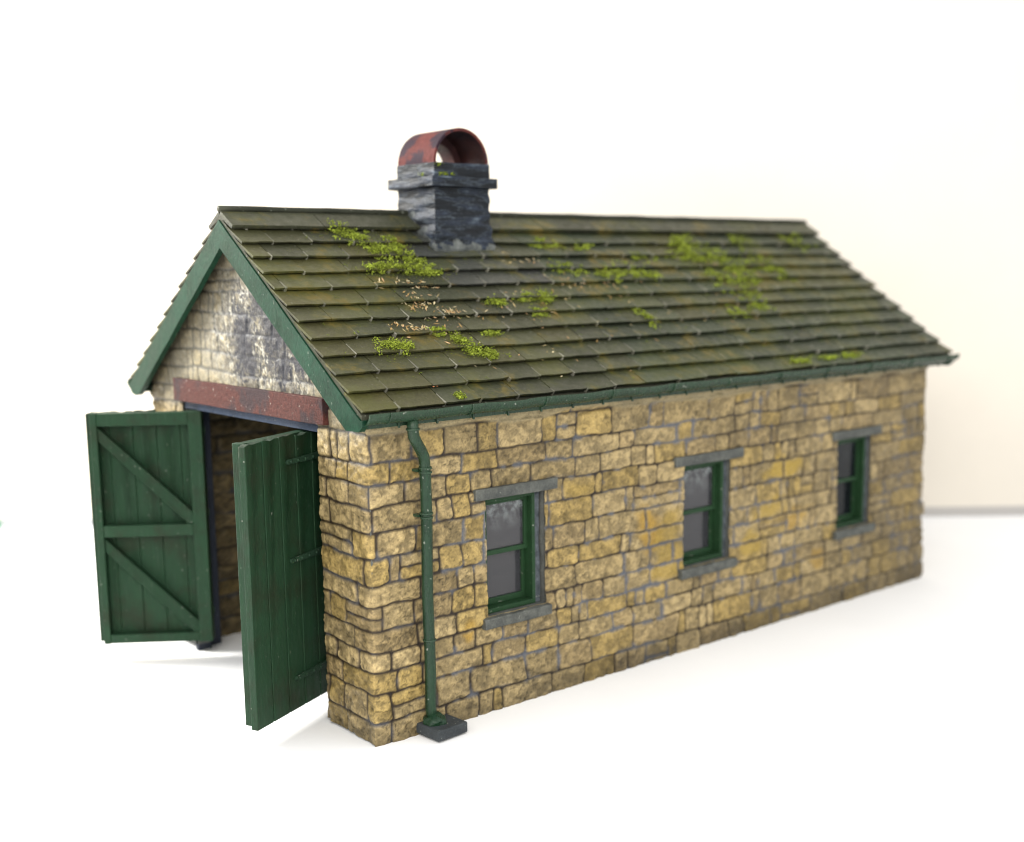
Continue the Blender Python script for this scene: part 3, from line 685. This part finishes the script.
DW, DH = 2.62, 5.34
def make_door(label):
    """local: x 0 hinge .. DW free edge, y 0 outer board face .. inner frame face, z up"""
    bm = bmesh.new(); n = 5; rn_ = random.Random(3); wds = [DW/n]*n; x = 0
    for k in range(n):
        g = .014; zt = DH+rn_.uniform(-.03, .02)
        a, b = x+g, x+DW/n-g+(.0 if k < n-1 else .0)
        sub = 4
        # plank with a slightly ragged top
        pts = [(a, .0)]+[(b, .0)]+[(b-(b-a)*i/sub, zt+rn_.uniform(-.025, .02)) for i in range(sub+1)]
        prism(bm, pts, lambda p: Vector((p[0], 0, p[1])), lambda p: Vector((p[0], .15, p[1])))
        x += DW/n
    box(bm, .02, DW-.02, .03, .12, .03, DH-.06)
    d = mesh_obj('door', bm, M['door'], root, bevel=.012); d['label'] = label
    bm = bmesh.new(); y0, y1 = .152, .40; st = .30; FW = DW-.16
    box(bm, 0, st, y0, y1, 0, DH); box(bm, DW-st*1.05, FW, y0, y1, 0, DH)
    box(bm, st, DW-st*1.05, y0, y1-.01, DH-.30, DH-.01); box(bm, st, DW-st*1.05, y0, y1-.01, DH*.495-.14, DH*.495+.13); box(bm, st, DW-st*1.05, y0, y1-.01, .01, .22)
    mesh_obj('frame', bm, M['door'], d, bevel=.015)
    for lo, hi in ((.22, DH*.495-.14), (DH*.495+.13, DH-.30)):
        bm = bmesh.new(); xa, xb = DW-st*1.05-.002, st+.002
        q = [(xa, hi-.03), (xa, hi-.34), (xb+.12, lo+.003), (xb, lo+.003), (xb, lo+.27)]
        prism(bm, q, lambda p: Vector((p[0], y0, p[1])), lambda p: Vector((p[0], y1-.035, p[1])))
        mesh_obj('brace', bm, M['door'], d, bevel=.012)
    for z in (.62, 2.95, 4.85):
        bm = bmesh.new(); prism(bm, [(0, z-.07), (1.36, z-.045), (1.40, z), (1.36, z+.045), (0, z+.07)], lambda p: Vector((p[0], -.05, p[1])), lambda p: Vector((p[0], -.002, p[1])))
        for xb in (.3, .55, .8, 1.05, 1.28):
            bmesh.ops.create_icosphere(bm, subdivisions=1, radius=.036, matrix=Matrix.Translation((xb, -.052, z)))
        mesh_obj('hinge', bm, M['hinge'], d, bevel=.006)
    return d
# right leaf: board face towards -y ; left leaf mirrored
dr = make_door('green door leaf showing its planked outer face and strap hinges')
fr = Vector((-1.803, 1.263)); di = Vector((1.966, .916)).normalized()
def place(o, hinge, free, mirror, z0=.45, sz=1.0):
    h_, f_ = Vector(hinge), Vector(free); d_ = (f_-h_).normalized(); n_ = Vector((-d_.y, d_.x))*(1 if mirror else -1)   # inner side
    o.matrix_world = Matrix(((d_.x, n_.x, 0, h_.x), (d_.y, n_.y, 0, h_.y), (0, 0, sz, z0), (0, 0, 0, 1)))
place(dr, fr+di*DW, fr, False, .36, 1.014)
dl = dr.copy(); COL.objects.link(dl); dl['label'] = 'green door leaf showing its framed and braced inner face'
for ch in dr.children:
    c_ = ch.copy(); COL.objects.link(c_); c_.parent = dl
hl = Vector((-.018, 6.728)); fl_ = Vector((-2.15, 8.256))
dd = (fl_-hl).normalized(); place(dl, hl+Vector((.233, .325)), hl+Vector((.233, .325))+dd*DW, True)
for d_ in (dr, dl): d_['group'] = 'pair of shed doors'

# ------------------------------------------------------------------ roof ventilator
def roof_at(y): return EZ+SL*(min(y, Wy-y)+SO)
X0, X1, Y0, Y1 = 4.31, 5.86, 3.60, 5.02
bm = bmesh.new(); rings = []
zt = 10.66
def ringpts(t):                                     # t 0 at the roof .. 1 at the cap ; base follows the slopes
    out = []; n = 26; fl = .09*(1-t)**3; per = []
    for k in range(n): per.append((X0+(X1-X0)*k/n, Y0))
    for k in range(n): per.append((X1, Y0+(Y1-Y0)*k/n))
    for k in range(n): per.append((X1-(X1-X0)*k/n, Y1))
    for k in range(n): per.append((X0, Y1-(Y1-Y0)*k/n))
    for (a, b) in per:
        cx, cy = (X0+X1)/2, (Y0+Y1)/2
        a2 = a+(1 if a > cx else -1)*fl*min(1, abs(a-cx)/((X1-X0)/2)); b2 = b+(1 if b > cy else -1)*fl*min(1, abs(b-cy)/((Y1-Y0)/2))
        zb = roof_at(b2)+.05; z = zb+(zt-zb)*t
        p = Vector((a2, b2, z)); q = NZ.noise_vector(Vector((a2*.9, b2*.9, z*5)))
        nrm = Vector((a-cx, b-cy, 0)).normalized()
        out.append(p+nrm*(q.x*.04+.022*math.sin(z*19+3*NZ.noise(Vector((a*1.5, b*1.5, 0)))))*(1-.75*t)+q*.012)
    return out
for j in range(61): rings.append([bm.verts.new(p) for p in ringpts(j/60)])
for a, b in zip(rings, rings[1:]):
    n = len(a)
    for k in range(n): bm.faces.new([a[k], a[(k+1) % n], b[(k+1) % n], b[k]])
bm.faces.new(rings[-1])
bm.faces.ensure_lookup_table()
for f_ in bm.faces:
    cz = f_.calc_center_median(); hz = cz.z-roof_at(cz.y)
    if hz < .20+.22*NZ.noise(Vector((cz.x*4, cz.y*4, cz.z*6))): f_.material_index = 1
vent = mesh_obj('ventilator', bm, M['vent'], root, smooth=False); vent.data.materials.append(M['skirtpaint'])
bm = bmesh.new(); box(bm, X0-.17, X1+.13, Y0-.17, Y1+.17, 10.66, 10.89); o = mesh_obj('cap', bm, M['vent'], vent, bevel=.02); rough_mesh(o, .025, 1.6, 8)
bm = bmesh.new(); box(bm, X0-.01, X1+.01, Y0-.01, Y1+.01, 10.88, 11.20); o = mesh_obj('plinth', bm, M['vent'], vent, bevel=.015); rough_mesh(o, .012, 1.8, 8)
bm = bmesh.new(); R = (X1-X0)/2-.005; cx = (X0+X1)/2; n = 32; zc = 11.20; th = .065
outer = [(-R, -.06)]+[(-R*math.cos(math.pi*i/n), R*math.sin(math.pi*i/n)) for i in range(n+1)]+[(R, -.06)]
innr = [(R-th, -.06)]+[((R-th)*math.cos(math.pi*i/n), (R-th)*math.sin(math.pi*i/n)) for i in range(n+1)]+[(-R+th, -.06)]
pts = outer+innr; ry = [Y0+.02+(Y1-Y0-.04)*k/6 for k in range(7)]
rings = [[bm.verts.new((cx+a, y, zc+b)) for a, b in pts] for y in ry]; m_ = len(pts)
for a, b in zip(rings, rings[1:]):
    for k in range(m_): bm.faces.new([a[k], a[(k+1) % m_], b[(k+1) % m_], b[k]])
h_ = len(outer)
for rg_ in (rings[0], rings[-1]):
    for k in range(h_-1): bm.faces.new([rg_[k], rg_[k+1], rg_[m_-2-k], rg_[m_-1-k]])
hood = mesh_obj('hood', bm, M['hood'], vent, smooth=True)
hood.data.materials.append(M['soot'])
for p in hood.data.polygons:
    r_ = Vector((p.center.x-cx, 0, max(p.center.z-zc, 0)))
    if p.normal.dot(r_) < -.2*r_.length: p.material_index = 1
bm = bmesh.new(); ra_ = R-.09; rb_ = R-.27
o_ = [(-ra_*math.cos(math.pi*i/24), ra_*math.sin(math.pi*i/24)) for i in range(25)]; i_ = [(rb_*math.cos(math.pi*i/24), rb_*math.sin(math.pi*i/24)) for i in range(25)]
av = [[bm.verts.new((cx+a, y, zc+b)) for a, b in o_+i_] for y in (Y1-.5, Y1-.04)]
for k in range(50): bm.faces.new([av[0][k], av[0][(k+1) % 50], av[1][(k+1) % 50], av[1][k]])
for q in av:
    for k in range(24): bm.faces.new([q[k], q[k+1], q[48-k], q[49-k]])
mesh_obj('liner', bm, M['soot'], vent)
e_ = hood.modifiers.new('edge', 'EDGE_SPLIT'); e_.split_angle = .7
V = []; F = []; C = []
for (x, y, z, n) in ((4.41, 3.5, 10.93, 18), (4.40, 3.56, 11.13, 18), (4.55, 3.49, 10.93, 26), (4.70, 3.48, 10.93, 16), (4.22, 3.95, 10.93, 20)):
    for k in range(n):
        g = rn.uniform(.7, 1.3); flake(Vector((x+rn.gauss(0, .04), y+rn.gauss(0, .03), z+rn.uniform(-.02, .05))), rn.uniform(.012, .028), (.19*g, .24*g, .02*g), .8)
o = col_mesh('vent_moss', M['moss'], vent); o['kind'] = 'stuff'

# ------------------------------------------------------------------ scrap of green at the left edge of the table
bm = bmesh.new(); bmesh.ops.create_icosphere(bm, subdivisions=3, radius=.18, matrix=Matrix.Translation((.70, 25.0, .20)) @ Matrix.Diagonal((1, 1, 1.5, 1)))
o = mesh_obj('green_scrap', bm, M['moss_plain']); rough_mesh(o, .08, 4)
o['label'] = 'tiny blurred green scrap on the white table at the left edge'; o['category'] = 'scrap'
